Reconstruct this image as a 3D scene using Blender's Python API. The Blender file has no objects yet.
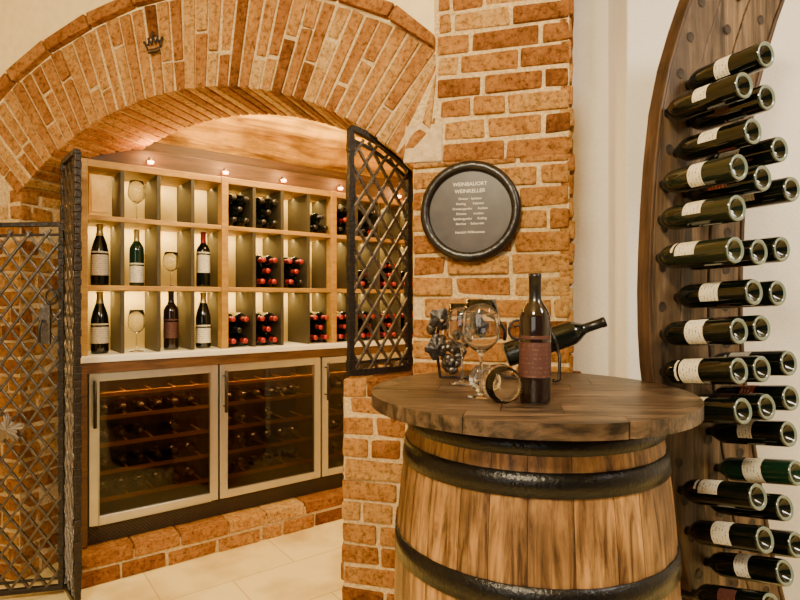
import bpy, bmesh, math, random
from mathutils import Vector, Matrix
random.seed(7)
SC = bpy.context.scene
CAMH = 1.29; F = 560.0

# ---------------------------------------------------------------- materials
def newmat(name):
    m = bpy.data.materials.new(name); m.use_nodes = True
    nt = m.node_tree
    return m, nt, nt.nodes['Principled BSDF']
def ramp(nt, stops):
    r = nt.nodes.new('ShaderNodeValToRGB')
    els = r.color_ramp.elements
    while len(els) < len(stops): els.new(0.5)
    for e, (p, c) in zip(els, stops):
        e.position = p; e.color = (*c, 1)
    return r
def simple(name, col, rough=0.5, metal=0.0, bump=0.0, bscale=60, var=0.0, **kw):
    m, nt, b = newmat(name)
    b.inputs['Roughness'].default_value = rough
    b.inputs['Metallic'].default_value = metal
    tc = nt.nodes.new('ShaderNodeTexCoord')
    no = nt.nodes.new('ShaderNodeTexNoise'); no.inputs['Scale'].default_value = bscale
    no.inputs['Detail'].default_value = 4
    nt.links.new(tc.outputs['Object'], no.inputs['Vector'])
    r = ramp(nt, [(0.25, tuple(c*(1-var) for c in col)), (0.75, tuple(min(1, c*(1+var)) for c in col))])
    nt.links.new(no.outputs['Fac'], r.inputs['Fac'])
    nt.links.new(r.outputs['Color'], b.inputs['Base Color'])
    if bump > 0:
        bp = nt.nodes.new('ShaderNodeBump'); bp.inputs['Strength'].default_value = bump
        bp.inputs['Distance'].default_value = 0.004
        nt.links.new(no.outputs['Fac'], bp.inputs['Height'])
        nt.links.new(bp.outputs['Normal'], b.inputs['Normal'])
    for k, v in kw.items():
        b.inputs[k].default_value = v
    return m
def brickmat(name, stops, bump=1.0):
    m, nt, b = newmat(name)
    b.inputs['Roughness'].default_value = 0.95
    b.inputs['Specular IOR Level'].default_value = 0.1
    at = nt.nodes.new('ShaderNodeAttribute'); at.attribute_name = 'rnd'
    tc = nt.nodes.new('ShaderNodeTexCoord')
    no = nt.nodes.new('ShaderNodeTexNoise'); no.inputs['Scale'].default_value = 13; no.inputs['Detail'].default_value = 10
    no.inputs['Roughness'].default_value = 0.75
    n2 = nt.nodes.new('ShaderNodeTexNoise'); n2.inputs['Scale'].default_value = 55; n2.inputs['Detail'].default_value = 8
    n2.inputs['Roughness'].default_value = 0.75
    nt.links.new(tc.outputs['Object'], no.inputs['Vector']); nt.links.new(tc.outputs['Object'], n2.inputs['Vector'])
    ad = nt.nodes.new('ShaderNodeMath'); ad.operation = 'MULTIPLY_ADD'
    ad.inputs[1].default_value = 1.1; nt.links.new(no.outputs['Fac'], ad.inputs[0])
    sb = nt.nodes.new('ShaderNodeMath'); sb.operation = 'MULTIPLY_ADD'; sb.inputs[1].default_value = 0.9; sb.inputs[2].default_value = -0.54
    nt.links.new(at.outputs['Fac'], sb.inputs[0]); nt.links.new(sb.outputs[0], ad.inputs[2])
    r = ramp(nt, stops)
    nt.links.new(ad.outputs[0], r.inputs['Fac'])
    mx = nt.nodes.new('ShaderNodeMixRGB'); mx.blend_type = 'MULTIPLY'; mx.inputs[0].default_value = 1.0
    r2 = ramp(nt, [(0.36, (0.38, 0.32, 0.27)), (0.53, (1.06, 1.03, 1.0))])
    nt.links.new(n2.outputs['Fac'], r2.inputs['Fac'])
    nt.links.new(r.outputs['Color'], mx.inputs[1]); nt.links.new(r2.outputs['Color'], mx.inputs[2])
    nt.links.new(mx.outputs[0], b.inputs['Base Color'])
    bp = nt.nodes.new('ShaderNodeBump'); bp.inputs['Strength'].default_value = bump; bp.inputs['Distance'].default_value = 0.018
    s2 = nt.nodes.new('ShaderNodeMath'); s2.operation = 'ADD'
    nt.links.new(no.outputs['Fac'], s2.inputs[0]); nt.links.new(n2.outputs['Fac'], s2.inputs[1])
    nt.links.new(s2.outputs[0], bp.inputs['Height']); nt.links.new(bp.outputs['Normal'], b.inputs['Normal'])
    return m
def woodmat(name, c1, c2, scale=(3, 3, 40), rough=0.5, rot=(0, 0, 0), bump=0.3, contrast=(0.3, 0.7), stain=0.0):
    m, nt, b = newmat(name)
    b.inputs['Roughness'].default_value = rough
    at = nt.nodes.new('ShaderNodeAttribute'); at.attribute_name = 'rnd'
    tc = nt.nodes.new('ShaderNodeTexCoord'); mr = nt.nodes.new('ShaderNodeMapping'); mr.inputs['Rotation'].default_value = rot
    mp = nt.nodes.new('ShaderNodeMapping'); mp.inputs['Scale'].default_value = scale
    nt.links.new(tc.outputs['Object'], mr.inputs['Vector']); nt.links.new(mr.outputs[0], mp.inputs['Vector'])
    cb = nt.nodes.new('ShaderNodeVectorMath'); cb.operation = 'ADD'
    mu = nt.nodes.new('ShaderNodeMath'); mu.operation = 'MULTIPLY'; mu.inputs[1].default_value = 17
    nt.links.new(at.outputs['Fac'], mu.inputs[0])
    nt.links.new(mp.outputs[0], cb.inputs[0]); nt.links.new(mu.outputs[0], cb.inputs[1])
    no = nt.nodes.new('ShaderNodeTexNoise'); no.inputs['Scale'].default_value = 1.0; no.inputs['Detail'].default_value = 8
    no.inputs['Roughness'].default_value = 0.68; no.inputs['Distortion'].default_value = 0.5
    nt.links.new(cb.outputs[0], no.inputs['Vector'])
    r = ramp(nt, [(contrast[0], c1), (contrast[1], c2)])
    nt.links.new(no.outputs['Fac'], r.inputs['Fac'])
    mx = nt.nodes.new('ShaderNodeMixRGB'); mx.blend_type = 'MULTIPLY'; mx.inputs[0].default_value = 1
    rr = ramp(nt, [(0, (0.62, 0.58, 0.54)), (1, (1.15, 1.12, 1.08))])
    nt.links.new(at.outputs['Fac'], rr.inputs['Fac'])
    nt.links.new(r.outputs['Color'], mx.inputs[1]); nt.links.new(rr.outputs['Color'], mx.inputs[2])
    out = mx.outputs[0]
    if stain:
        n3 = nt.nodes.new('ShaderNodeTexNoise'); n3.inputs['Scale'].default_value = 7; n3.inputs['Detail'].default_value = 6
        nt.links.new(tc.outputs['Object'], n3.inputs['Vector'])
        r3 = ramp(nt, [(0.35, (0.35, 0.32, 0.3)), (0.58, (1, 1, 1))]); nt.links.new(n3.outputs['Fac'], r3.inputs[0])
        m3 = nt.nodes.new('ShaderNodeMixRGB'); m3.blend_type = 'MULTIPLY'; m3.inputs[0].default_value = stain
        nt.links.new(out, m3.inputs[1]); nt.links.new(r3.outputs[0], m3.inputs[2]); out = m3.outputs[0]
    nt.links.new(out, b.inputs['Base Color'])
    bp = nt.nodes.new('ShaderNodeBump'); bp.inputs['Strength'].default_value = bump; bp.inputs['Distance'].default_value = 0.003
    nt.links.new(no.outputs['Fac'], bp.inputs['Height']); nt.links.new(bp.outputs['Normal'], b.inputs['Normal'])
    return m
def labelmat(name, col, ink, dens=0.56):
    m, nt, b = newmat(name); b.inputs['Roughness'].default_value = 0.6
    tc = nt.nodes.new('ShaderNodeTexCoord'); sp = nt.nodes.new('ShaderNodeSeparateXYZ')
    nt.links.new(tc.outputs['Object'], sp.inputs[0])
    mu = nt.nodes.new('ShaderNodeMath'); mu.operation = 'MULTIPLY'; mu.inputs[1].default_value = 95
    nt.links.new(sp.outputs['Z'], mu.inputs[0])
    fr = nt.nodes.new('ShaderNodeMath'); fr.operation = 'FRACT'; nt.links.new(mu.outputs[0], fr.inputs[0])
    lt = nt.nodes.new('ShaderNodeMath'); lt.operation = 'LESS_THAN'; lt.inputs[1].default_value = 0.32
    nt.links.new(fr.outputs[0], lt.inputs[0])
    no = nt.nodes.new('ShaderNodeTexNoise'); no.inputs['Scale'].default_value = 230; no.inputs['Detail'].default_value = 0
    nt.links.new(tc.outputs['Object'], no.inputs['Vector'])
    gt = nt.nodes.new('ShaderNodeMath'); gt.operation = 'GREATER_THAN'; gt.inputs[1].default_value = dens
    nt.links.new(no.outputs['Fac'], gt.inputs[0])
    m2 = nt.nodes.new('ShaderNodeMath'); m2.operation = 'MULTIPLY'
    nt.links.new(lt.outputs[0], m2.inputs[0]); nt.links.new(gt.outputs[0], m2.inputs[1])
    mx = nt.nodes.new('ShaderNodeMixRGB'); mx.inputs[1].default_value = (*col, 1); mx.inputs[2].default_value = (*ink, 1)
    nt.links.new(m2.outputs[0], mx.inputs[0]); nt.links.new(mx.outputs[0], b.inputs['Base Color'])
    return m
def emis(name, col, st):
    m, nt, b = newmat(name)
    b.inputs['Emission Color'].default_value = (*col, 1); b.inputs['Emission Strength'].default_value = st
    b.inputs['Base Color'].default_value = (*col, 1)
    return m

M_BRICK = brickmat('old_brick', [(0.0, (0.18, 0.065, 0.018)), (0.25, (0.39, 0.155, 0.040)), (0.5, (0.57, 0.27, 0.073)), (0.75, (0.69, 0.39, 0.125)), (1.0, (0.78, 0.55, 0.25))])
M_MORTAR = simple('mortar', (0.60, 0.43, 0.21), 0.95, bump=1.0, bscale=90, var=0.4)
M_PLASTER = simple('cream_plaster', (0.90, 0.74, 0.40), 0.9, bump=0.3, bscale=25, var=0.08)
M_WHITE = simple('white_plaster', (0.84, 0.80, 0.73), 0.9, bump=0.6, bscale=120, var=0.05)
M_STONE = simple('impost_stone', (0.56, 0.41, 0.23), 0.9, bump=0.9, bscale=40, var=0.3)
M_VAULT = woodmat('vault_lining', (0.22, 0.085, 0.004), (0.98, 0.62, 0.07), scale=(1.6, 13, 13), rot=(0, 0, -0.6435), rough=0.5, bump=1.0, contrast=(0.38, 0.60), stain=0.6)
M_SHELFW = woodmat('shelf_oak', (0.26, 0.13, 0.020), (0.56, 0.33, 0.065), scale=(6, 30, 30), rot=(0, 0, -0.6435), rough=0.5)
M_DIV = simple('divider_olive', (0.045, 0.033, 0.016), 0.55, bump=0.1, bscale=30, var=0.15)
M_BACK = simple('shelf_back', (0.80, 0.58, 0.20), 0.7, var=0.2, bscale=6)
M_COUNTER = simple('counter_top', (0.85, 0.80, 0.70), 0.35, var=0.05, bscale=10)
M_DWOOD = woodmat('dark_oak', (0.05, 0.020, 0.006), (0.19, 0.085, 0.028), scale=(8, 8, 50), rough=0.45)
M_BEAM = woodmat('beam_oak', (0.025, 0.010, 0.003), (0.11, 0.048, 0.015), scale=(3, 40, 40), rot=(0, 0, -0.6435), rough=0.6, bump=0.6)
M_STEEL = simple('brushed_steel', (0.62, 0.61, 0.57), 0.34, metal=0.85, var=0.06, bscale=20)
M_IRON = simple('wrought_iron', (0.035, 0.03, 0.027), 0.36, metal=0.7, bump=0.8, bscale=90, var=0.4)
M_IRONL = simple('worn_iron', (0.13, 0.11, 0.09), 0.30, metal=0.85, bump=0.8, bscale=90, var=0.5)
M_GRILLE = simple('grille_dark_metal', (0.10, 0.075, 0.045), 0.45, metal=0.7, var=0.2)
M_HOOP = simple('black_hoop_iron', (0.010, 0.009, 0.009), 0.28, metal=0.5, bump=0.4, bscale=120, var=0.3)
M_BARREL = woodmat('barrel_oak', (0.070, 0.027, 0.008), (0.52, 0.285, 0.105), scale=(50, 50, 2.6), rough=0.42, bump=0.8, contrast=(0.36, 0.62), stain=0.7)
M_TOP = woodmat('tabletop_wood', (0.016, 0.009, 0.005), (0.22, 0.140, 0.080), scale=(5, 60, 30), rough=0.36, bump=0.9, contrast=(0.38, 0.70), stain=0.8)
M_RACK = woodmat('rack_oak', (0.028, 0.015, 0.007), (0.25, 0.160, 0.085), scale=(30, 30, 1.6), rough=0.55, bump=0.9, contrast=(0.38, 0.64), stain=0.8)
M_RACKD = woodmat('rack_oak_edge', (0.02, 0.009, 0.004), (0.13, 0.068, 0.03), scale=(24, 24, 2), rough=0.5, bump=0.8, contrast=(0.3, 0.66), stain=0.6)
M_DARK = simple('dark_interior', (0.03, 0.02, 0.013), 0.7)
M_GLASSB = simple('black_green_glass', (0.002, 0.0035, 0.002), 0.06, var=0.1, **{'Coat Weight': 0.3, 'Coat Roughness': 0.04})
M_GLASSR = simple('red_wine_glass', (0.010, 0.004, 0.003), 0.06, var=0.1, **{'Coat Weight': 0.5})
M_GLASSG = simple('green_bottle_glass', (0.004, 0.020, 0.008), 0.06, var=0.1, **{'Coat Weight': 0.5})
M_GLASSP = simple('olive_bottle_glass', (0.008, 0.013, 0.006), 0.05, var=0.1, **{'Coat Weight': 0.6})
M_RIM = simple('base_rim_painted_glint', (0.15, 0.20, 0.165), 0.15, var=0.1, **{'Coat Weight': 0.8})  # paler tone paints the light caught by the glass base rim
M_CAPR = simple('capsule_red', (0.36, 0.018, 0.012), 0.3, metal=0.3)
M_CAPB = simple('capsule_black', (0.012, 0.010, 0.010), 0.3, metal=0.3)
M_CAPG = simple('capsule_gold', (0.55, 0.40, 0.16), 0.3, metal=0.6)
M_LABW = labelmat('label_cream', (0.78, 0.72, 0.56), (0.25, 0.17, 0.12))
M_LABR = labelmat('label_red', (0.42, 0.07, 0.04), (0.8, 0.7, 0.5))
M_LABD = labelmat('label_dark', (0.070, 0.020, 0.014), (0.13, 0.06, 0.035))
M_CORK = simple('wooden_box', (0.85, 0.55, 0.16), 0.7, var=0.12, bscale=40)
M_SLATE = simple('slate_face', (0.050, 0.037, 0.028), 0.35, var=0.5, bscale=14, **{'Specular IOR Level': 0.4})
M_CHALK = simple('chalk', (0.9, 0.82, 0.7), 0.9)
m, nt, b = newmat('clear_glass')
b.inputs['Transmission Weight'].default_value = 1; b.inputs['Roughness'].default_value = 0.0; b.inputs['IOR'].default_value = 1.45
b.inputs['Base Color'].default_value = (0.99, 0.99, 0.99, 1); M_CLEAR = m
m = bpy.data.materials.new('tinted_pane'); m.use_nodes = True; nt = m.node_tree; nt.nodes.clear()
o = nt.nodes.new('ShaderNodeOutputMaterial'); mx = nt.nodes.new('ShaderNodeMixShader')
tr = nt.nodes.new('ShaderNodeBsdfTransparent'); tr.inputs[0].default_value = (0.66, 0.54, 0.38, 1)
gl = nt.nodes.new('ShaderNodeBsdfGlossy'); gl.inputs['Roughness'].default_value = 0.03
fr = nt.nodes.new('ShaderNodeFresnel'); fr.inputs[0].default_value = 1.45
nt.links.new(fr.outputs[0], mx.inputs[0]); nt.links.new(tr.outputs[0], mx.inputs[1]); nt.links.new(gl.outputs[0], mx.inputs[2])
nt.links.new(mx.outputs[0], o.inputs[0]); M_PANE = m
m, nt, b = newmat('stone_floor_tiles'); M_FLOOR = m
b.inputs['Roughness'].default_value = 0.25
tc = nt.nodes.new('ShaderNodeTexCoord'); mp = nt.nodes.new('ShaderNodeMapping'); mp.inputs['Rotation'].default_value = (0, 0, -0.6435)
nt.links.new(tc.outputs['Object'], mp.inputs[0])
bt = nt.nodes.new('ShaderNodeTexBrick'); bt.inputs['Scale'].default_value = 1.0
bt.inputs['Brick Width'].default_value = 0.62; bt.inputs['Row Height'].default_value = 0.36; bt.inputs['Mortar Size'].default_value = 0.003
bt.inputs['Color1'].default_value = (0.97, 0.82, 0.42, 1); bt.inputs['Color2'].default_value = (0.92, 0.75, 0.35, 1)
bt.inputs['Mortar'].default_value = (0.70, 0.50, 0.21, 1)
nt.links.new(mp.outputs[0], bt.inputs['Vector'])
no = nt.nodes.new('ShaderNodeTexNoise'); no.inputs['Scale'].default_value = 3; no.inputs['Detail'].default_value = 9
nt.links.new(mp.outputs[0], no.inputs['Vector'])
r = ramp(nt, [(0.32, (0.72, 0.62, 0.46)), (0.56, (1.06, 1.05, 1.0))]); nt.links.new(no.outputs['Fac'], r.inputs[0])
mm = nt.nodes.new('ShaderNodeMixRGB'); mm.blend_type = 'MULTIPLY'; mm.inputs[0].default_value = 1
nt.links.new(bt.outputs['Color'], mm.inputs[1]); nt.links.new(r.outputs[0], mm.inputs[2]); nt.links.new(mm.outputs[0], b.inputs['Base Color'])

# ---------------------------------------------------------------- geometry helper
class Geo:
    def __init__(s): s.v=[]; s.f=[]; s.m=[]; s.sm=[]; s.r=[]
    def add(s, vs, fs, mat=0, smooth=False, rnd=None):
        if rnd is None: rnd = 0.5
        o = len(s.v); s.v += [tuple(x) for x in vs]; s.r += [rnd]*len(vs)
        for f in fs: s.f.append(tuple(i+o for i in f)); s.m.append(mat); s.sm.append(smooth)
    def box8(s, P, mat=0, rnd=None):
        s.add(P, [(0,3,2,1),(4,5,6,7),(0,1,5,4),(1,2,6,5),(2,3,7,6),(3,0,4,7)], mat, False, rnd)
    def box(s, fr, a, b, mat=0, rnd=None, jit=0.0):
        P=[]
        for z in (a[2], b[2]):
            for (x,y) in ((a[0],a[1]),(b[0],a[1]),(b[0],b[1]),(a[0],b[1])):
                P.append(fr(x+random.uniform(-jit,jit), y+random.uniform(-jit,jit), z+random.uniform(-jit,jit)))
        s.box8(P, mat, rnd)
    def bar(s, p0, p1, w, d=None, mat=0, side=None, rnd=None):
        p0=Vector(p0); p1=Vector(p1); ax=(p1-p0)
        if ax.length < 1e-5: return
        ax.normalize(); d = d or w
        ref = Vector(side) if side is not None else (Vector((0,0,1)) if abs(ax.z)<0.9 else Vector((1,0,0)))
        n = ax.cross(ref).normalized(); q = ax.cross(n).normalized()
        P=[]
        for p in (p0,p1):
            for (i,j) in ((-1,-1),(1,-1),(1,1),(-1,1)): P.append(p+n*(i*w/2)+q*(j*d/2))
        s.box8(P, mat, rnd)
    def tube(s, pts, r, seg=8, mat=0, cap=True):
        pts=[Vector(p) for p in pts]; vs=[]; n=len(pts); rr = r if isinstance(r,(list,tuple)) else [r]*n
        t0=(pts[1]-pts[0]).normalized(); ref = Vector((0,0,1)) if abs(t0.z)<0.9 else Vector((1,0,0))
        for i,p in enumerate(pts):
            t=(pts[min(i+1,n-1)]-pts[max(i-1,0)]).normalized()
            a=t.cross(ref).normalized(); bb=a.cross(t).normalized(); ref=bb
            for k in range(seg):
                an=2*math.pi*k/seg; vs.append(p+(a*math.cos(an)+bb*math.sin(an))*rr[i])
        fs=[]
        for i in range(n-1):
            for k in range(seg):
                k2=(k+1)%seg; fs.append((i*seg+k,i*seg+k2,(i+1)*seg+k2,(i+1)*seg+k))
        if cap: fs.append(tuple(range(seg))[::-1]); fs.append(tuple(range((n-1)*seg,n*seg)))
        s.add(vs,fs,mat,True)
    def lathe(s, prof, M=Matrix(), seg=24, mats=0, smooth=True, a0=0, a1=2*math.pi):
        full = abs(a1-a0-2*math.pi)<1e-6; ns = seg if full else seg+1
        vs=[]
        for (r,h) in prof:
            for k in range(ns):
                an=a0+(a1-a0)*k/seg; vs.append(M@Vector((r*math.cos(an), r*math.sin(an), h)))
        for i in range(len(prof)-1):
            fs=[]
            for k in range(seg):
                k2=(k+1)%ns if full else k+1
                fs.append((i*ns+k,i*ns+k2,(i+1)*ns+k2,(i+1)*ns+k))
            mt = mats[i] if isinstance(mats,(list,tuple)) else mats
            if i==0: s.add(vs,fs,mt,smooth); base=len(s.v)-len(vs)
            else:
                for f in fs: s.f.append(tuple(x+base for x in f)); s.m.append(mt); s.sm.append(smooth)
    def sphere(s, c, r, mat=0, seg=10, sc=(1,1,1)):
        pr=[(max(1e-5,math.sin(math.pi*i/6))*r, -math.cos(math.pi*i/6)*r) for i in range(7)]
        s.lathe(pr, Matrix.Translation(c)@Matrix.Diagonal((*sc,1)), seg, mat)
    def mesh(s, name, mats):
        me=bpy.data.meshes.new(name); me.from_pydata(s.v,[],s.f); 
        for mt in mats: me.materials.append(mt)
        me.polygons.foreach_set('material_index', s.m); me.polygons.foreach_set('use_smooth', s.sm)
        at=me.attributes.new('rnd','FLOAT','POINT'); at.data.foreach_set('value', s.r)
        bm=bmesh.new(); bm.from_mesh(me); bmesh.ops.remove_doubles(bm, verts=bm.verts, dist=2e-5)
        bmesh.ops.recalc_face_normals(bm, faces=bm.faces); bm.to_mesh(me); bm.free()
        me.update(); return me
    def obj(s, name, mats, bevel=0, parent=None, bseg=2):
        o=bpy.data.objects.new(name, s.mesh(name, mats)); SC.collection.objects.link(o)
        if bevel:
            md=o.modifiers.new('bevel','BEVEL'); md.width=bevel; md.segments=bseg; md.limit_method='ANGLE'; md.angle_limit=0.6
        if parent: o.parent=parent
        return o
def empty(name):
    o=bpy.data.objects.new(name,None); SC.collection.objects.link(o); o.empty_display_size=0.1
    return o

# ---------------------------------------------------------------- frames
A=Vector((0.05,2.10,0)); WS=Vector((-0.9673,0.2536,0)); NB=Vector((0.2536,0.9673,0))
def W(s,v,z): return A+WS*s+NB*v+Vector((0,0,z))
P1=Vector((-1.47,2.60,0)); U=Vector((0.8,0.6,0)); NI=Vector((-0.6,0.8,0))
def S(t,v,z): return P1+U*t+NI*v+Vector((0,0,z))
def I(x,y,z): return Vector((x,y,z))

# ---------------------------------------------------------------- floor & shell
g=Geo(); g.box(I,(-4,-2.5,-0.1),(4,6.5,0.0)); g.obj('floor',[M_FLOOR])
g=Geo(); g.box(I,(-4,-2.5,3.0),(4,2.9,3.1)); g.obj('ceiling',[M_PLASTER])
g=Geo(); g.box(I,(-3.6,-2.5,0),(-3.5,3.0,3.0)); g.obj('wall_left',[M_PLASTER])
g=Geo(); g.box(I,(0.62,2.42,0),(0.92,2.6,3.0)); g.box(I,(0.90,2.22,0),(3.5,2.6,3.0)); g.obj('wall_front',[M_WHITE], bevel=0.01)
g=Geo(); g.box(I,(3.3,-2.5,0),(3.4,2.22,3.0)); g.obj('wall_right',[M_WHITE])

CS,CZ,R0,R1=0.93,0.87,1.30,1.69
def zin(s): return CZ+math.sqrt(max(0,R0*R0-(s-CS)**2))
def zout(s):
    q=R1*R1-(s-CS)**2
    return CZ+math.sqrt(q) if q>0 else 0
g=Geo()
SL=1.855; TH=0.35
ss=[-0.56,-0.08,0.0]+[SL*i/40 for i in range(1,41)]+[2.0,2.15,2.3,2.45,2.56,3.6]
for i in range(len(ss)-1):
    a,b_=ss[i],ss[i+1]; mid=(a+b_)/2
    open_ = 0<mid<SL
    za,zb=(zin(a)+0.008,zin(b_)+0.008) if open_ else (0,0)
    if mid<-0.08 or mid>2.56: rows=[(za,zb,3.0,3.0,0)]
    else:
        rows=[(za,zb,zout(a),zout(b_),0),(zout(a),zout(b_),3.0,3.0,1)]
    for (l0,l1,h0,h1,mt) in rows:
        v0=0.0 if mt==0 else -0.002
        P=[W(a,v0,l0),W(b_,v0,l1),W(b_,TH,l1),W(a,TH,l0),W(a,v0,h0),W(b_,v0,h1),W(b_,TH,h1),W(a,TH,h0)]
        g.box8(P,mt)
g.obj('wall_arch',[M_MORTAR,M_PLASTER])

def rb(): return min(1,max(0,random.gauss(0.50,0.2)))
g=Geo()
PH=0.80; n=42; dph=2*PH/n
def pol(r,ph):
    return CS-r*math.sin(ph), CZ+r*math.cos(ph)
def vous(r0,r1,p0,p1,v0,v1,rnd,jit=0.0034):
    c=[pol(r0,p0),pol(r1,p0),pol(r1,p1),pol(r0,p1)]
    c=[(max(x,-0.085),z) for x,z in c]
    if max(x for x,z in c)<-0.06: return
    P=[]
    for v in (v0,v1):
        for (x,z) in c:
            j=jit if v==v0 else 0
            P.append(W(x+random.uniform(-j,j), v+random.uniform(-j,j)*1.3, z+random.uniform(-j,j)))
    g.box8(P,0,rnd)
for i in range(n):
    p0=-PH+i*dph+0.0035; p1=-PH+(i+1)*dph-0.0035
    v0=random.uniform(-0.012,-0.004)
    k=random.random()
    if k<0.4: segs=[(R0,R1)]
    elif k<0.72: q=R0+random.uniform(0.11,0.15); segs=[(R0,q-0.005),(q+0.005,R1)]
    else: q=R0+random.uniform(0.22,0.28); segs=[(R0,q-0.005),(q+0.005,R1)]
    for (ra,rb_) in segs:
        vous(ra,rb_-random.uniform(0,0.008),p0,p1,v0,TH+0.005 if ra==R0 else 0.1,rb())
L=0.24/1.74; ph=-0.86
while ph<0.80:
    vous(R1+0.008,R1+0.062,ph,ph+L-0.005,-0.035,0.06,rb()*0.8); ph+=L
g.obj('brick_arch',[M_BRICK],bevel=0.008)

def brickwall(g,fr,s0,s1,z0,z1,ch=0.079,bl=0.235,v0=0.0,depth=0.1,skip=None,gap=0.012,rec=0.006):
    z=z0;row=0
    while z<z1-0.02:
        zt=min(z+ch-gap,z1); s=s0-(bl*(0.5 if row%2 else 0))-random.uniform(0,0.05)
        while s<s1-0.005:
            l=bl*random.choice([1,1,0.85,0.52,0.9,1.05]); a=max(s,s0); b_=min(s+l-gap,s1)
            if b_-a>0.03 and not (skip and skip((a+b_)/2,(z+zt)/2,a,b_)):
                vv=v0-rec+random.uniform(-0.007,0.003)
                g.box(fr,(a,vv,z),(b_,v0+depth,zt),0,rb(),0.0042)
            s+=l
        z+=ch;row+=1
g=Geo()
brickwall(g,W,-0.56,0.0,0.99,1.80)
brickwall(g,W,-0.56,-0.115,1.80,1.96)
brickwall(g,W,-0.56,-0.095,1.96,3.0)
brickwall(g,lambda x,y,z: W(0.002-y,x,z),0.11,TH,0.99,1.74,v0=0,depth=0.04)
brickwall(g,lambda x,y,z: W(-0.562+y,x,z),0.0,TH,0.0,3.0,v0=-0.004,depth=0.04)
g.box(W,(-0.108,-0.010,1.80),(0.035,0.12,1.945),1,None,0.004)
g.obj('brick_pillar',[M_BRICK,M_STONE],bevel=0.008)
g=Geo()
g.box(W,(-0.60,-0.080,0.0),(0.250,TH,0.985),1)
brickwall(g,W,-0.62,0.252,0.0,0.93,v0=-0.08,depth=0.1)
x=-0.62
while x<0.24:
    e=min(x+0.13,0.256); g.box(W,(x,-0.088,0.932),(e-0.007,TH,1.0),0,rb(),0.003); x+=0.13
brickwall(g,lambda x,y,z: W(0.256-y,x,z),-0.07,TH,0.0,0.93,v0=0,depth=0.06,rec=0)
g.obj('low_brick_wall',[M_BRICK,M_MORTAR],bevel=0.008)
g=Geo()
def skl(s,z,a,b_):
    for q in (a,s,b_):
        r=math.hypot(q-CS,z-CZ)
        if z>1.3 and R0-0.03<r<R1+0.1 and abs(math.atan2(q-CS,z-CZ))<0.83: return True
    return r>R1+0.08 and z>2.0
brickwall(g,W,SL,3.0,0.0,2.3,skip=skl)
brickwall(g,lambda x,y,z: W(SL-0.002+y,x,z),0.0,TH+0.4,0.0,1.80,v0=0,depth=0.06,rec=0)
g.obj('brick_pier',[M_BRICK],bevel=0.008)

# ---------------------------------------------------------------- cellar shell
def cut_behind(o, v=0.2):
    bm=bmesh.new(); bm.from_mesh(o.data)
    bmesh.ops.bisect_plane(bm, geom=bm.verts[:]+bm.edges[:]+bm.faces[:], plane_co=W(0,v,0), plane_no=NB, clear_inner=True)
    bmesh.ops.bisect_plane(bm, geom=bm.verts[:]+bm.edges[:]+bm.faces[:], plane_co=(0.68,0,0), plane_no=(1,0,0), clear_outer=True)
    bm.to_mesh(o.data); bm.free()
DP=0.28
g=Geo(); N=24; T0,T1=-0.9,3.4; Hs=2.10
pts=[]
for i in range(N+1):
    w=2.7*(1-math.cos(math.pi*i/N))/2; z=Hs+0.40*math.sqrt(max(0,1-((1.35-w)/1.35)**2)); pts.append((w,z))
for i in range(N):
    (w0,z0),(w1,z1)=pts[i],pts[i+1]
    g.add([S(T0,DP-w0,z0),S(T1,DP-w0,z0),S(T1,DP-w1,z1),S(T0,DP-w1,z1)],[(0,1,2,3)],0,True)
o=g.obj('ceiling_vault',[M_VAULT]); cut_behind(o)
g=Geo(); g.box(S,(T0,DP+0.02,0),(T1,DP+0.15,2.6)); o=g.obj('wall_cellar_back',[M_VAULT]); cut_behind(o)
g=Geo(); g.box(I,(0.62,2.6,0),(0.72,4.6,2.9)); o=g.obj('wall_cellar_right',[M_PLASTER])
g=Geo(); g.box(S,(-0.03,0.06,1.952),(2.60,DP+0.015,2.045),0); g.box(S,(-0.15,0.16,2.046),(2.60,DP+0.018,2.12),0)
g.obj('trim_cornice_beam',[M_BEAM],bevel=0.006)

g=Geo(); g.box(S,(-0.02,-0.112,0),(2.5,0.25,0.12),1)
brickwall(g,S,-0.03,2.5,0.0,0.09,v0=-0.112,depth=0.1,ch=0.08)
t=-0.02
while t<2.3:
    l=random.uniform(.2,.27); g.box(S,(t,-0.122,0.083),(t+l-.008,0.14,0.145),0,rb(),0.003); t+=l
g.obj('brick_plinth',[M_BRICK,M_MORTAR],bevel=0.006)

# ---------------------------------------------------------------- shelf unit
shelf=empty('wine_shelf')
TE=2.60
g=Geo()
for z,th in ((1.335,0.024),(1.665,0.024),(1.915,0.034)):
    g.box(S,(0,0,z),(TE,DP-0.01,z+th),0)
posts=[0.0,0.665,1.335,2.005,2.675]
for p in posts[:-1]: g.box(S,(p-0.018,-0.006,1.03),(p+0.018,0.06,1.95),0)
g.obj('shelf_boards',[M_SHELFW],bevel=0.003,parent=shelf)
g=Geo()
g.box(S,(-0.034,-0.002,0.20),(-0.019,DP+0.01,1.95),0); g.obj('side_panel',[M_DWOOD],bevel=0.003,parent=shelf)
g=Geo()
for k in range(len(posts)-1):
    a,b_=posts[k],posts[k+1]
    for j in range(0,5):
        x=a+(b_-a)*j/4
        if x>TE: continue
        for (z0,z1) in ((1.032,1.334),(1.36,1.664),(1.69,1.914)):
            g.box(S,(x-0.009,0.003,z0),(x+0.009,DP-0.012,z1),0)
g.obj('dividers',[M_DIV],bevel=0.002,parent=shelf)
g=Geo(); g.box(S,(0,DP-0.012,1.0),(TE,DP+0.01,1.94),0); g.obj('back_panel',[M_BACK],parent=shelf)
g=Geo(); g.box(S,(-0.03,-0.05,1.0),(TE,DP,1.03),0); g.obj('counter',[M_COUNTER],bevel=0.004,parent=shelf)
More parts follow.
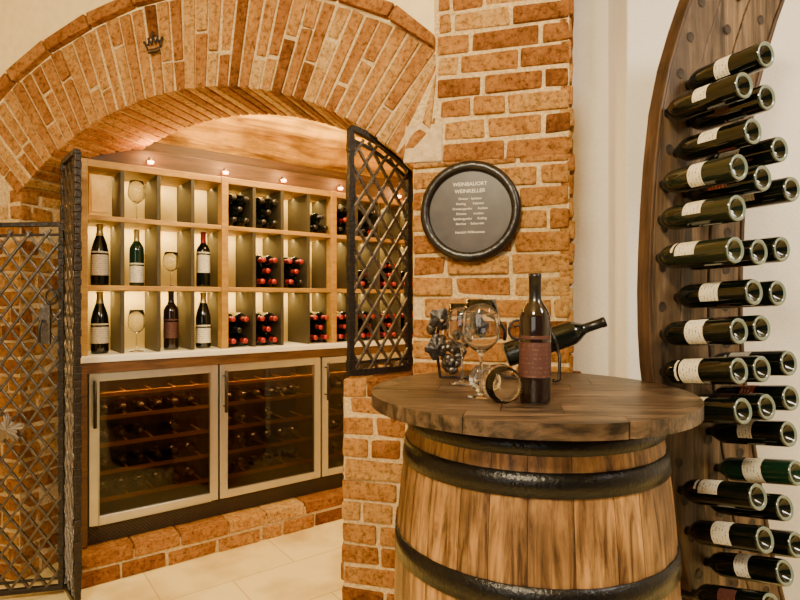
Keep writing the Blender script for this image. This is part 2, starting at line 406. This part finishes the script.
g=Geo(); g.box(S,(-0.03,-0.04,0.955),(TE,0.02,0.999),0)
g.box(S,(-0.03,-0.04,0.15),(0.012,DP,0.955),0)
g.box(S,(-0.03,DP-0.01,0.15),(TE,DP+0.01,0.955),0)
g.obj('counter_frame',[M_DWOOD],bevel=0.004,parent=shelf)
# dark diagonal mesh kick grille
g=Geo(); g.box(S,(0.0,0.0,0.145),(TE,0.03,0.235),0)
x=0.0
while x<TE-0.09:
    g.bar(S(x,-0.003,0.148),S(x+0.085,-0.003,0.232),0.004,0.004,1,side=NI); g.bar(S(x+0.085,-0.006,0.148),S(x,-0.006,0.232),0.004,0.004,1,side=NI); x+=0.017
g.obj('kick_grille',[M_DARK,M_GRILLE],parent=shelf)

# ---------------------------------------------------------------- wine bottles
def bprof(style):
    if style=='bord':
        return [(1e-4,.024),(.016,.018),(.026,.004),(.032,0),(.0355,.002),(.0372,.010),(.0372,.195),(.0362,.207),(.0315,.221),(.022,.235),(.0158,.246),(.0142,.258),(.0142,.297),(.0155,.298),(.0155,.309),(1e-4,.310)]
    return [(1e-4,.024),(.016,.018),(.028,.004),(.034,0),(.038,.002),(.0396,.010),(.0396,.150),(.038,.170),(.032,.200),(.024,.225),(.018,.243),(.0145,.262),(.0142,.290),(.0158,.291),(.0158,.300),(1e-4,.301)]
def bmats(p,mg=0,mr=1,mc=2):
    mats=[mg,mg,mr,mr,mg]+[mg]*(len(p)-1-5)
    for i in range(len(p)-6,len(p)-1): mats[i]=mc
    return mats
def bottle_geo(g,style,M=Matrix(),seg=28,label=True,half=1.5,lz=(.062,.145),nl=True):
    p=bprof(style)
    g.lathe(p,M,seg,bmats(p))
    if label:
        r=max(x for x,h in p)+0.0005; c=-math.pi*.5
        g.lathe([(r,lz[0]),(r,lz[1])],M,24,3,True,c-half,c+half)
        if nl: g.lathe([(r,lz[1]+.008),(r,lz[1]+.016)],M,24,3,True,c-half+.3,c+half-.3)
_bc={}
def bottle_mesh(style,glass,cap,lab,half,lz):
    key=(style,glass.name,cap.name,lab.name if lab else None,half,lz)
    if key not in _bc:
        g=Geo(); bottle_geo(g,style,label=lab is not None,half=half,lz=lz,nl=(lz[1]-lz[0])>.06); _bc[key]=g.mesh('wine_bottle_mesh',[glass,M_RIM,cap,lab or M_LABW])
    return _bc[key]
def place_bottle(base,axis,front,style='bord',glass=None,cap=None,lab=M_LABW,name='wine_bottle',half=1.5,lz=(.062,.145),sc=1.0):
    me=bottle_mesh(style,glass or M_GLASSB,cap or M_CAPB,lab,half,lz)
    o=bpy.data.objects.new(name,me); SC.collection.objects.link(o)
    z=Vector(axis).normalized(); f=-Vector(front); y=(f-z*f.dot(z)).normalized(); x=y.cross(z)
    o.matrix_world=Matrix.Translation(base)@Matrix((x,y,z)).transposed().to_4x4()@Matrix.Scale(sc,4)
    return o
def glass_geo(g,M,h=0.22,rb=0.035,rbowl=0.042):
    prof=[(1e-4,0),(rb,0),(rb,.0015),(rb*.5,.004),(.006,.009),(.0036,.02),(.0034,h*.42),(.008,h*.45),(.024,h*.50),(rbowl*.92,h*.59),(rbowl,h*.68),(rbowl*.93,h*.84),(rbowl*.76,h),
          (rbowl*.76-.0012,h),(rbowl*.93-.0014,h*.84),(rbowl-.0014,h*.68),(rbowl*.92-.0014,h*.59),(.023,h*.507),(.006,h*.465),(1e-4,h*.46)]
    g.lathe(prof,M,32,0)
def place_glass(pos,name='wine_glass',**k):
    g=Geo(); glass_geo(g,Matrix(),**k); o=g.obj(name,[M_CLEAR]); o.location=pos
    return o
NF=-NI
def cell(i):
    k=i//4; a=posts[k]; b_=posts[k+1]; return a+(b_-a)*((i%4)+0.5)/4
R3,R2,R1z=1.0305,1.3595,1.6895
def st(i,z,**k): place_bottle(S(cell(i),0.10,z),(0,0,1),NF+Vector((0.1,-0.5,0)),**k)
st(0,R2,style='burg',glass=M_GLASSB,cap=M_CAPG,lz=(.05,.15))
st(1,R2,style='bord',glass=M_GLASSG,cap=M_CAPG,lz=(.02,.11),sc=.92)
st(3,R2,style='bord',glass=M_GLASSB,cap=M_CAPR,lz=(.08,.18),sc=.96)
st(0,R3,style='burg',cap=M_CAPG,lz=(.05,.13))
st(2,R3,style='bord',glass=M_GLASSR,cap=M_CAPB,lab=M_LABD)
st(3,R3,style='burg',cap=M_CAPG,lz=(.03,.11))
place_glass(S(cell(1),0.1,R3),h=0.21); place_glass(S(cell(2),0.1,R2),h=0.18); place_glass(S(cell(1),0.1,R1z),h=0.2)
g=Geo(); c=cell(0); g.box(S,(c-.055,.05,R1z),(c+.045,.15,R1z+.2),0); g.box(S,(c-.045,.046,R1z+.02),(c+.035,.051,R1z+.18),0,0.9); g.obj('wooden_wine_box',[M_CORK],bevel=0.003)
g=Geo()
def lay(t,z,v=0.0,red=True):
    x=U; zz=NF; y=zz.cross(x)
    M=Matrix.Translation(S(t,0.262-v,z))@Matrix((x,y,zz)).transposed().to_4x4()
    p=[(r*.92,h*.82) for r,h in bprof('bord')]
    g.lathe(p,M,14,bmats(p,0,1,2 if red else 3))
def stack(i,z,n=3,red=True):
    c=cell(i); r=0.0343
    pos=[(-r,r),(r,r),(0,r+r*1.74),(-r*1.0,r+2*r*1.74),(r*1.0,r+2*r*1.74)][:n]
    for (dx,dz) in pos: lay(c+dx,z+dz+.001,random.uniform(0,0.02),red if random.random()<.8 else not red)
for i,z,n_,rd in [(4,R1z,5,False),(5,R1z,5,False),(7,R1z,3,False),(8,R1z,5,False),(9,R1z,5,False),
               (5,R2,5,True),(6,R2,5,True),(9,R2,3,True),(10,R2,5,True),(11,R2,3,True),(12,R2,5,True),
               (4,R3,5,True),(5,R3,5,True),(7,R3,5,True),(8,R3,5,True),(9,R3,5,True),(10,R3,5,True),(11,R3,5,True),(12,R3,3,True),(13,R3,5,True),(12,R1z,3,True)]:
    stack(i,z,n_,rd)
g.obj('stacked_wine_bottles',[M_GLASSB,M_RIM,M_CAPR,M_CAPB])

# ---------------------------------------------------------------- wine coolers
def cooler(t0,t1):
    root=empty('wine_cooler')
    z0,z1=0.24,0.95; e=0.005; a,b_=t0+e,t1-e
    g=Geo(); fw=0.040
    g.box(S,(a,-0.03,z0),(a+fw,0.0,z1),0); g.box(S,(b_-fw,-0.03,z0),(b_,0.0,z1),0)
    g.box(S,(a+fw,-0.03,z1-fw),(b_-fw,0.0,z1),0); g.box(S,(a+fw,-0.03,z0),(b_-fw,0.0,z0+fw),0)
    g.obj('door_frame',[M_STEEL],bevel=0.003,parent=root)
    g=Geo(); g.box(S,(a+fw,-0.018,z0+fw),(b_-fw,-0.012,z1-fw),0); g.obj('glass_pane',[M_PANE],parent=root)
    g=Geo(); hx=a+0.02
    g.tube([S(hx,-0.065,0.70),S(hx,-0.065,0.92)],0.008,10,0)
    g.tube([S(hx,-0.03,0.73),S(hx,-0.065,0.73)],0.005,8,0); g.tube([S(hx,-0.03,0.89),S(hx,-0.065,0.89)],0.005,8,0)
    g.obj('handle',[M_IRON],parent=root)
    g=Geo()
    g.box(S,(a,0.001,z0),(a+0.02,DP-0.015,z1),0); g.box(S,(b_-0.02,0.001,z0),(b_,DP-0.015,z1),0)
    g.box(S,(a,DP-0.02,z0),(b_,DP-0.012,z1),0); g.box(S,(a,0.001,z1-0.01),(b_,DP-0.012,z1),0); g.box(S,(a,0.001,z0),(b_,DP-0.012,z0+0.01),0)
    g.obj('cabinet_body',[M_DARK],parent=root)
    g=Geo()
    for zz in (0.33,0.46,0.59,0.72,0.83):
        g.box(S,(a+0.03,0.008,zz),(b_-0.03,0.022,zz+0.018),0)
        for q in range(5):
            x=a+0.06+q*(b_-a-0.12)/4; g.box(S,(x-.004,0.022,zz),(x+.004,0.25,zz+.006),0)
    g.obj('rack_shelves',[M_SHELFW],parent=root)
    g=Geo()
    for zz in (0.335,0.465,0.595,0.725):
        x=a+0.075
        while x<b_-0.06:
            M=Matrix.Translation(S(x,0.255,zz+0.040))@Matrix((U,(NF).cross(U),NF)).transposed().to_4x4()
            p=[(r*.95,h*.68) for r,h in bprof('bord')]
            if zz!=0.595 or random.random()<.6: g.lathe(p,M,12,bmats(p))
            x+=0.083
    g.obj('chilled_bottles',[M_GLASSR,M_RIM,M_IRONL],parent=root)
for k in range(4): cooler(0.014+0.61*k, 0.014+0.61*(k+1))
def area(name,loc,dirv,sx,sy,power,col,xax=None):
    l=bpy.data.lights.new(name,'AREA'); l.shape='RECTANGLE'; l.size=sx; l.size_y=sy; l.energy=power; l.color=col
    o=bpy.data.objects.new(name,l); SC.collection.objects.link(o)
    z=-Vector(dirv).normalized(); x=Vector(xax) if xax is not None else Vector((1,0,0))
    x=(x-z*x.dot(z)).normalized(); y=z.cross(x)
    o.matrix_world=Matrix.Translation(loc)@Matrix((x,y,z)).transposed().to_4x4(); return o
for k in range(3):
    tt=0.014+0.61*(k+.5)
    area('cooler_light',S(tt,0.012,0.935),tuple(Vector((0,0,-1))+NI*.25),0.5,0.015,3.6,(1,0.66,0.36),U)
for z,pw in ((1.332,17),(1.662,17),(1.912,13)):
    area('shelf_led_strip',S(1.3,0.19,z),tuple(NI*0.4+Vector((0,0,-1))),2.5,0.012,pw,(1.0,0.73,0.28),U)

g=Geo()
for t in (0.30,0.68,1.02,1.4,1.85):
    c=S(t,0.03,1.985)
    g.lathe([(1e-4,-0.012),(.013,-.012),(.016,0),(.012,.018),(1e-4,.02)],Matrix.Translation(c),14,[1,1,0,0])
    g.tube([S(t,0.03,2.0),S(t,0.062,2.0)],.004,6,0)
    l=bpy.data.lights.new('spot_lamp_light','POINT'); l.energy=2.2; l.color=(1,0.5,0.15); l.shadow_soft_size=0.012
    o=bpy.data.objects.new('spot_lamp_light',l); SC.collection.objects.link(o); o.location=S(t,-0.01,2.02)
g.obj('cornice_spot_lamps',[M_IRON,emis('lamp_glow',(1,0.30,0.08),30)])

# ---------------------------------------------------------------- gates
def gate(name,p0,p1,zb,top,cell_w=0.085,fw=0.022,bw=0.011,extra=None):
    root=empty(name)
    p0=Vector((p0[0],p0[1],0)); p1=Vector((p1[0],p1[1],0)); d=(p1-p0); L=d.length; d.normalize(); nn=Vector((-d.y,d.x,0))
    if nn.y>0: nn=-nn
    def G(x,v,z): return p0+d*x+nn*v+Vector((0,0,z))
    g=Geo()
    for x in (0,L):
        zt=top(x/L); z=zb; 
        while z<zt:
            z2=min(z+0.03,zt); w=fw*random.uniform(.8,1.15)
            g.box(G,(x-w/2,-w/2,z),(x+w/2,w/2,z2),0); z=z2
    N=10
    for i in range(N):
        f0,f1=i/N,(i+1)/N
        g.bar(G(L*f0,0,top(f0)),G(L*f1,0,top(f1)),fw*random.uniform(.85,1.1),fw*.9)
        g.bar(G(L*f0,0,top(f0)-0.045),G(L*f1,0,top(f1)-0.045),bw,bw)
    g.bar(G(0,0,zb+fw/2),G(L,0,zb+fw/2),fw,fw); g.bar(G(0,0,zb+0.05),G(L,0,zb+0.05),bw,bw)
    g.obj('frame',[M_IRON],bevel=0.003,parent=root)
    g=Geo(); H=max(top(0),top(1))-zb; asp=1.45
    def inside(x,z): return 0<=x<=L and zb<=z<=top(min(1,max(0,x/L)))-0.02
    step=cell_w*asp
    for sgn in (1,-1):
        zz=zb-(L*asp if sgn>0 else 0)
        while zz<zb+H+(L*asp if sgn<0 else 0):
            pts=[(L*i/60, zz+sgn*asp*L*i/60) for i in range(61)]
            run=[p for p in pts if inside(*p)]
            if len(run)>2:
                a,b_=run[0],run[-1]; off=0.004*sgn
                g.bar(G(a[0],off,a[1]),G(b_[0],off,b_[1]),bw,bw,side=nn)
            zz+=step
    g.obj('lattice',[M_IRONL],bevel=0.002,parent=root)
    if extra: extra(G,L,root)
    return root
def ex_left(G,L,root):
    g=Geo()
    g.box(G,(L-0.075,0.012,1.10),(L-0.035,0.03,1.27),0)
    g.tube([G(L-0.055,0.03,1.2),G(L-0.055,0.07,1.2),G(L-0.06,0.075,1.17),G(L-0.062,0.07,1.11)],0.007,8,1)
    g.tube([G(L-.03+0.03*math.cos(a)*(1-a/16),0.02,1.30+0.04*math.sin(a)*(1-a/16)) for a in [i*.5 for i in range(16)]],0.005,6,1)
    g.obj('lock_plate',[M_IRONL,M_IRON],bevel=0.002,parent=root)
    g=Geo()
    c=(L-0.20,0.02,0.74)
    for k in range(5):
        a=math.pi/2+k*2*math.pi/5; Lf=.08 if k in (0,) else .07
        out=[]
        for (rr,da) in ((.012,.9),(.042,.62),(.036,.40),(.062,.26),(.055,.16),(Lf,0),(.055,-.16),(.062,-.26),(.036,-.40),(.042,-.62),(.012,-.9)):
            out.append((c[0]+rr*math.cos(a+da),c[2]+rr*math.sin(a+da)))
        ctr=G(c[0],.034,c[2]); vs=[ctr]+[G(x,.024,z) for x,z in out]
        g.add(vs,[(0,i,i+1) for i in range(1,len(out))],0)
        g.tube([G(c[0],.03,c[2]),G(c[0]+Lf*.9*math.cos(a),.030,c[2]+Lf*.9*math.sin(a))],0.003,6,0)
    g.obj('vine_leaf',[simple('polished_iron_leaf',(0.24,0.21,0.18),0.4,metal=0.9,bump=.5)],parent=root)
gate('iron_gate',(-1.93,2.34),(-1.475,2.44),0.03,lambda f:1.60+0.02*f,extra=ex_left,cell_w=0.07)
gate('iron_gate',(-1.325,2.30),(-1.49,2.485),0.03,lambda f:1.90,cell_w=0.07,fw=0.026)
gate('iron_gate',(-0.185,2.10),(0.035,2.27),1.004,lambda f:1.935-0.115*f**1.6,cell_w=0.07,fw=0.024)
# ---------------------------------------------------------------- plaque
pl=empty('round_wall_plaque')
k=(471-400)/F; s_=(0.05-2.1*k)/(0.9673+0.2536*k); c=W(s_,-0.016,0); c.z=1.29+88*c.y/F
MP=Matrix.Translation(c)@Matrix((-WS,Vector((0,0,1)),-NB)).transposed().to_4x4()
g=Geo(); g.lathe([(0.148,0.005),(0.148,0.026),(0.154,0.036),(0.170,0.036),(0.180,0.028),(0.182,0.0),(0.14,0.0)],MP,56,0)
g.obj('rim',[simple('rim_black_wood',(0.012,0.008,0.006),0.3,bump=0.5,bscale=50,var=0.4)],parent=pl)
g=Geo(); g.lathe([(1e-4,0.014),(0.149,0.014)],MP,56,0,False); g.obj('slate_disc',[M_SLATE],parent=pl)
lines=[("WEINBAUORT",0.019,0.098),("WEINKELLER",0.019,0.073),("Silvaner · Spätlese",0.0115,0.046),("Riesling        Kabinett",0.0115,0.028),("Grauburgunder      Auslese",0.0115,0.010),("Domina        trocken",0.0115,-0.008),("Spätburgunder      Rotling",0.0115,-0.026),("Bacchus  ·  Scheurebe",0.0115,-0.044),("Herzlich Willkommen",0.012,-0.075)]
for i,(tx,sz,y) in enumerate(lines):
    cu=bpy.data.curves.new('engraved_text','FONT'); cu.body=tx; cu.size=sz; cu.align_x='CENTER'; cu.align_y='CENTER'; cu.extrude=0.0004
    o=bpy.data.objects.new('engraved_text_%d'%(i+1),cu); SC.collection.objects.link(o); o.data.materials.append(M_CHALK)
    o.matrix_world=MP@Matrix.Translation((0,y,0.0148)); o.parent=pl
k=(157-400)/F; s_=(0.05-2.1*k)/(0.9673+0.2536*k); c=W(s_,-0.022,0); c.z=1.29+(300-43)*c.y/F
MC=Matrix.Translation(c)@Matrix((-WS,Vector((0,0,1)),-NB)).transposed().to_4x4()@Matrix.Rotation(0.12,4,'Z')
g=Geo()
def mc(x,y,z=0): return MC@Vector((x,y,z))
# five-pointed crown: band, splayed points with beads, cross
g.tube([mc(-.028,-.036),mc(-.01,-.040,.003),mc(.01,-.040,.003),mc(.028,-.036)],.0052,6)
g.tube([mc(-.031,-.024),mc(-.01,-.028,.003),mc(.01,-.028,.003),mc(.031,-.024)],.0032,6)
P=[(-.031,-.024),(-.044,.012),(-.026,-.006),(-.022,.022),(-.010,-.004),(0,.030),(.010,-.004),(.022,.022),(.026,-.006),(.044,.012),(.031,-.024)]
for a_,b_ in zip(P[:-1],P[1:]): g.tube([mc(*a_),mc(*b_)],.0034,6)
for i in (1,3,7,9): g.sphere(mc(*P[i]),.0062)
g.sphere(mc(0,.032),.006); g.tube([mc(0,.032),mc(0,.052)],.003,6); g.tube([mc(-.008,.044),mc(.008,.044)],.003,6)
g.obj('iron_crown_emblem',[simple('crown_iron',(0.02,0.010,0.006),0.6)])

# ---------------------------------------------------------------- barrel table
BC=Vector((0.341,1.47,0)); bt=empty('barrel_table')
def br(z): q=(z-0.50)/0.50; return 0.356-0.042*q*q
g=Geo(); NS=26
hs=[0.0+1.01*i/16 for i in range(17)]
aa=[0]; 
for i in range(NS): aa.append(aa[-1]+random.uniform(.8,1.3))
aa=[x*2*math.pi/aa[-1] for x in aa]
for i in range(NS):
    a0=aa[i]+.002; a1=aa[i+1]-.002; rn=random.uniform(.1,1); vs=[]; K=4
    for h in hs:
        for j in range(K+1):
            a=a0+(a1-a0)*j/K; r=br(h)-(0.002 if j in (0,K) else 0); vs.append(BC+Vector((r*math.cos(a),r*math.sin(a),h)))
    fs=[]
    for q in range(len(hs)-1):
        for j in range(K): fs.append((q*(K+1)+j,q*(K+1)+j+1,(q+1)*(K+1)+j+1,(q+1)*(K+1)+j))
    g.add(vs,fs,0,True,rn)
g.lathe([(br(h)-0.006,h) for h in hs],Matrix.Translation(BC),52,1)
g.lathe([(1e-4,0.98),(br(.98)-.006,0.98)],Matrix.Translation(BC),52,0,False)
g.obj('staves',[M_BARREL,M_DARK],parent=bt)
g=Geo()
for (z0,z1) in ((0.968,1.004),(0.885,0.935),(0.655,0.71),(0.29,0.345),(0.07,0.125),(0.005,0.04)):
    g.lathe([(br(z0)-.002,z0),(br(z0)+.004,z0),(br((z0+z1)/2)+.0045,(z0+z1)/2),(br(z1)+.004,z1),(br(z1)-.002,z1)],Matrix.Translation(BC),72,0)
    for q in range(2):
        a=-1.9+q*0.05; rr=br((z0+z1)/2)+.004; g.sphere(BC+Vector((rr*math.cos(a),rr*math.sin(a),(z0+z1)/2)),.005)
g.obj('hoops',[M_HOOP],parent=bt)
TR=0.408; TZ=1.055
TC=Vector((0.334,1.47,0))
g=Geo()
ang=math.radians(-12); ca,sa=math.cos(ang),math.sin(ang)
def TT(x,y,z): return TC+Vector((x*ca-y*sa,x*sa+y*ca,z))
ys=[-TR]; 
while ys[-1]<TR-0.05: ys.append(min(TR,ys[-1]+random.uniform(.085,.13)))
ys[-1]=TR
for i in range(len(ys)-1):
    y0,y1=ys[i]+.0007,ys[i+1]-.0007
    cuts=[-TR]+sorted(random.uniform(-.28,.28) for _ in range(random.choice([1,1,2])))+[TR]
    for c0,c1 in zip(cuts[:-1],cuts[1:]):
        n=14; lo=[];hi=[]
        for j in range(n+1):
            y=y0+(y1-y0)*j/n; e=math.sqrt(max(0,TR*TR-y*y))
            xl=max(c0+.0007,-e); xr=min(c1-.0007,e)
            if xr>xl: lo.append((xl,y)); hi.append((xr,y))
        if len(lo)<2: continue
        outl=lo+hi[::-1]; m_=len(outl); rn=random.random()
        vs=[TT(x,y,TZ-.033) for x,y in outl]+[TT(x,y,TZ) for x,y in outl]
        fs=[tuple(range(m_))[::-1],tuple(range(m_,2*m_))]+[(q,(q+1)%m_,m_+(q+1)%m_,m_+q) for q in range(m_)]
        g.add(vs,fs,0,False,rn)
g.obj('round_top',[M_TOP],parent=bt)
g=Geo(); g.lathe([(1e-4,TZ-.045),(TR-.05,TZ-.045),(TR-.045,TZ-.0335),(1e-4,TZ-.0335)],Matrix.Translation(TC),64,0,False); g.obj('under_board',[M_DWOOD],parent=bt)

def tp(px,py):
    d=F*(CAMH-TZ)/(py-300); return Vector(((px-400)*d/F,d,TZ+.0005))
place_bottle(tp(535,402),(0,0,1),(-0.15,-1,0),glass=M_GLASSR,cap=M_CAPB,lab=M_LABD,sc=.955)
place_glass(tp(481,397),h=0.236,rbowl=0.047)
place_glass(tp(462,384),h=0.225,rbowl=0.045)
q=tp(499,404)
g=Geo(); glass_geo(g,Matrix(),h=0.2,rbowl=0.045,rb=.036); o=g.obj('wine_glass',[M_CLEAR])
base=Vector((q.x,q.y,0))-Vector((0.12,-0.99,0))*0.136; base.z=TZ+0.039
dz=(TZ+.0465-base.z)/0.136; zc=Vector((.12,-.99,dz)).normalized(); xx=Vector((0.99,0.12,0)); xx=(xx-zc*xx.dot(zc)).normalized(); yy=zc.cross(xx)
o.matrix_world=Matrix.Translation(base)@Matrix((xx,yy,zc)).transposed().to_4x4()
# iron bottle holder with lying bottle
hb=empty('grape_bottle_holder')
b0=Vector((0.32,1.70,1.122)); b1=Vector((0.615,1.66,1.228)); axv=(b1-b0).normalized()
place_bottle(b0,axv,(0,-1,.6),glass=M_GLASSB,cap=M_CAPB,lab=None)
g=Geo()
for f,r in ((0.06,.043),(0.15,.043)):
    c=b0+axv*f; M=Matrix.Translation(c)@axv.to_track_quat('Z','Y').to_matrix().to_4x4()
    g.tube([M@Vector((r*math.cos(a),r*math.sin(a),0)) for a in [i*math.pi/12 for i in range(25)]],.0045,8,0)
    for sy in (-1,1):
        g.tube([c+Vector((0,sy*r*.9,-.01)),c+Vector((0,sy*(r+.025),-.05)),Vector((c.x,c.y+sy*(r+.02),TZ+.004)),Vector((c.x-.02,c.y+sy*(r+.035),TZ+.004))],.005,8,0)
hp=[Vector((0.31,1.66,1.17)),Vector((.31,1.66,1.20)),Vector((.29,1.66,1.235)),Vector((.25,1.66,1.25)),Vector((.2,1.66,1.255)),Vector((.15,1.66,1.245)),Vector((.115,1.66,1.21)),Vector((.105,1.66,1.16)),Vector((.12,1.66,TZ+.006)),Vector((.2,1.66,TZ+.006)),Vector((.42,1.66,TZ+.006))]
g.tube(hp,.005,8,0)
for i in range(60):
    u_=random.random(); a=random.uniform(0,6.28); rr=(1-u_)*.052+.008
    g.sphere(Vector((0.150+rr*math.cos(a)*1.1,1.64+rr*math.sin(a)*.5,1.215-u_*.135)),.0125,1,10)
for (cx,cz,rot) in ((0.115,1.235,2.4),(0.195,1.24,.9),(0.105,1.15,3.2),(.225,1.21,0.2)):
    out=[]
    for k in range(16):
        a=rot-2.6+5.2*k/15; rr=.036*(.62+.38*abs(math.cos((a-rot)*2.4)))
        out.append(Vector((cx+rr*math.cos(a),1.615,cz+rr*math.sin(a))))
    g.add([Vector((cx,1.605,cz))]+out,[(0,k,k+1) for k in range(1,16)],0)
g.tube([Vector((.34+.03*math.cos(a)*(1-a/14),1.63,1.20+.035*math.sin(a)*(1-a/14))) for a in [i*.5 for i in range(18)]],.004,6,0)
g.obj('iron_frame',[M_IRON,M_IRONL],parent=hb)

# ---------------------------------------------------------------- wine rack
Q=Vector((0.70,1.60,0)); RN=Vector((0.4,-0.9165,0)); RW=Vector((0.9165,0.4,0))
prof=[(0,.34),(.2,.27),(.43,.19),(.6,.142),(.776,.100),(.9,.072),(1.0,.052),(1.1,.036),(1.2,.028),(1.32,.026),(1.43,.030),(1.56,.038),(1.69,.050),(1.84,.071),(1.976,.106),(2.1,.152),(2.2,.195),(2.28,.235)]
def RK(w,v,z): return Q+RW*w+RN*v+Vector((0,0,z))
rk=empty('curved_wine_rack')
g=Geo()
def stave(w0,w1,v0,v1,mat,rn):
    n=len(prof); vs=[]
    for (z,l) in prof:
        for (w,v) in ((w0,v0),(w1,v0),(w1,v1),(w0,v1)): vs.append(RK(l+w,v,z))
    fs=[(0,1,2,3),tuple((n-1)*4+i for i in (3,2,1,0))]
    for i in range(n-1):
        for j in range(4): fs.append((i*4+j,i*4+(j+1)%4,(i+1)*4+(j+1)%4,(i+1)*4+j))
    g.add(vs,fs,mat,False,rn)
stave(0,.115,-.045,0,0,.25); stave(.118,.235,-.045,-.004,0,.95); stave(.238,.37,-.045,0,0,.5)
stave(-.012,-.001,-.045,.003,1,.5); stave(.371,.387,-.06,.004,1,.4)
g.obj('staves',[M_RACK,M_RACKD],bevel=0.004,parent=rk)
def lw(z):
    for (z0,a),(z1,b_) in zip(prof[:-1],prof[1:]):
        if z0<=z<=z1: return a+(b_-a)*(z-z0)/(z1-z0)
    return 0
g=Geo()
g.bar(RK(.30,-.07,2.1),RK(.42,-.32,0),.05,.05); g.bar(RK(.50,-.07,2.1),RK(.70,-.32,0),.05,.05); g.bar(RK(.28,-.075,1.4),RK(.45,-.15,1.3),.03,.03)
g.obj('rear_legs',[M_DWOOD],bevel=.004,parent=rk)
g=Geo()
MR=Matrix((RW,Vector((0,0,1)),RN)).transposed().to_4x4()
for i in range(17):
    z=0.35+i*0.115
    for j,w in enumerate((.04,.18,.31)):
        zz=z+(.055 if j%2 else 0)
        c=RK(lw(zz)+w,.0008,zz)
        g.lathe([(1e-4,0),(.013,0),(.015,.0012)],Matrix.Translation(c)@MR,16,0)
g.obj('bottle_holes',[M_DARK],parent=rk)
g=Geo(); g.box(RK,(.21,-.06,2.28),(.62,.02,2.31),0); g.obj('top_cap',[M_GLASSG],bevel=.004,parent=rk)
base=[(767,54,0),(745,85,0),(768,97,1),(754,131,0),(781,149,1),(740,167,2),(764,178,1),(738,208,2),(793,189,1),(736,250,2),(760,252,1),(783,249,1),
 (755,292,0),(779,293,1),(740,331,0),(763,328,1),(740,371,0),(763,369,1),(790,363,1),(744,411,0),(768,407,1),(792,398,1),
 (790,434,0),(798,473,3),(759,497,0),(786,508,1),(766,540,0),(798,545,1),(786,573,0),(772,607,1)]
for (bx,by,kind) in base:
    k=(bx-400)/F; off=.235
    q0=Q+RN*off
    w=(q0.y*k-q0.x)/(RW.x-RW.y*k); p=q0+RW*w; p.z=CAMH-(by-300)*p.y/F
    tl=max(0,(by-230)/340*.30)
    ax=-RN+Vector((0,0,-tl)); ax.normalize()
    glass={0:M_GLASSB,1:M_GLASSB,2:M_GLASSP,3:M_GLASSG}[kind]
    lab=random.choice([M_LABW,M_LABW,M_LABR,M_LABD]) if kind==1 else M_LABW
    fr_=random.choice([Vector((-.9,-.5,.9)),Vector((-.9,-.5,.2)),Vector((-.9,-.6,1.4))])
    place_bottle(p,ax,fr_,glass=glass,cap=M_CAPB,lab=lab,style='bord',half=random.choice([.8,1.0,1.25]),lz=random.choice([(.085,.145),(.09,.135),(.10,.165)]),sc=.93)

# ---------------------------------------------------------------- lights
area('cellar_fill_light',W(.85,.50,2.39),(0,0,-1),0.9,0.18,46,(1.0,0.73,0.30),WS)  # added fill for the cellar, kept out of sight behind the arch crown
area('vault_fill_light',S(1.2,0.02,2.09),tuple(-NI*0.9+Vector((0,0,0.8))),2.2,0.03,22,(1.0,0.66,0.14),U)  # added strip that brightens the vault, not a real fixture
area('room_light',(-0.5,-0.5,2.75),(0.05,0.9,-0.75),0.5,0.4,112,(1.0,0.81,0.50))
area('room_light',(1.9,0.3,2.75),(-0.1,0.8,-0.9),0.5,0.5,36,(1.0,0.92,0.80))  # added on the right to brighten the rack and white wall
area('room_fill_light',(-1.4,-2.2,1.9),(0.3,1,-0.1),2.0,1.4,24,(1.0,0.92,0.76))  # added soft fill from behind the camera, no window there
w=bpy.data.worlds.new('World'); SC.world=w; w.use_nodes=True
w.node_tree.nodes['Background'].inputs[0].default_value=(1.0,0.88,0.68,1); w.node_tree.nodes['Background'].inputs[1].default_value=0.10

cam=bpy.data.cameras.new('camera'); co=bpy.data.objects.new('camera',cam); SC.collection.objects.link(co)
cam.sensor_width=36; cam.lens=25.2; cam.clip_start=0.05
co.location=(0,0,CAMH); co.rotation_euler=(math.pi/2,0,0); SC.camera=co
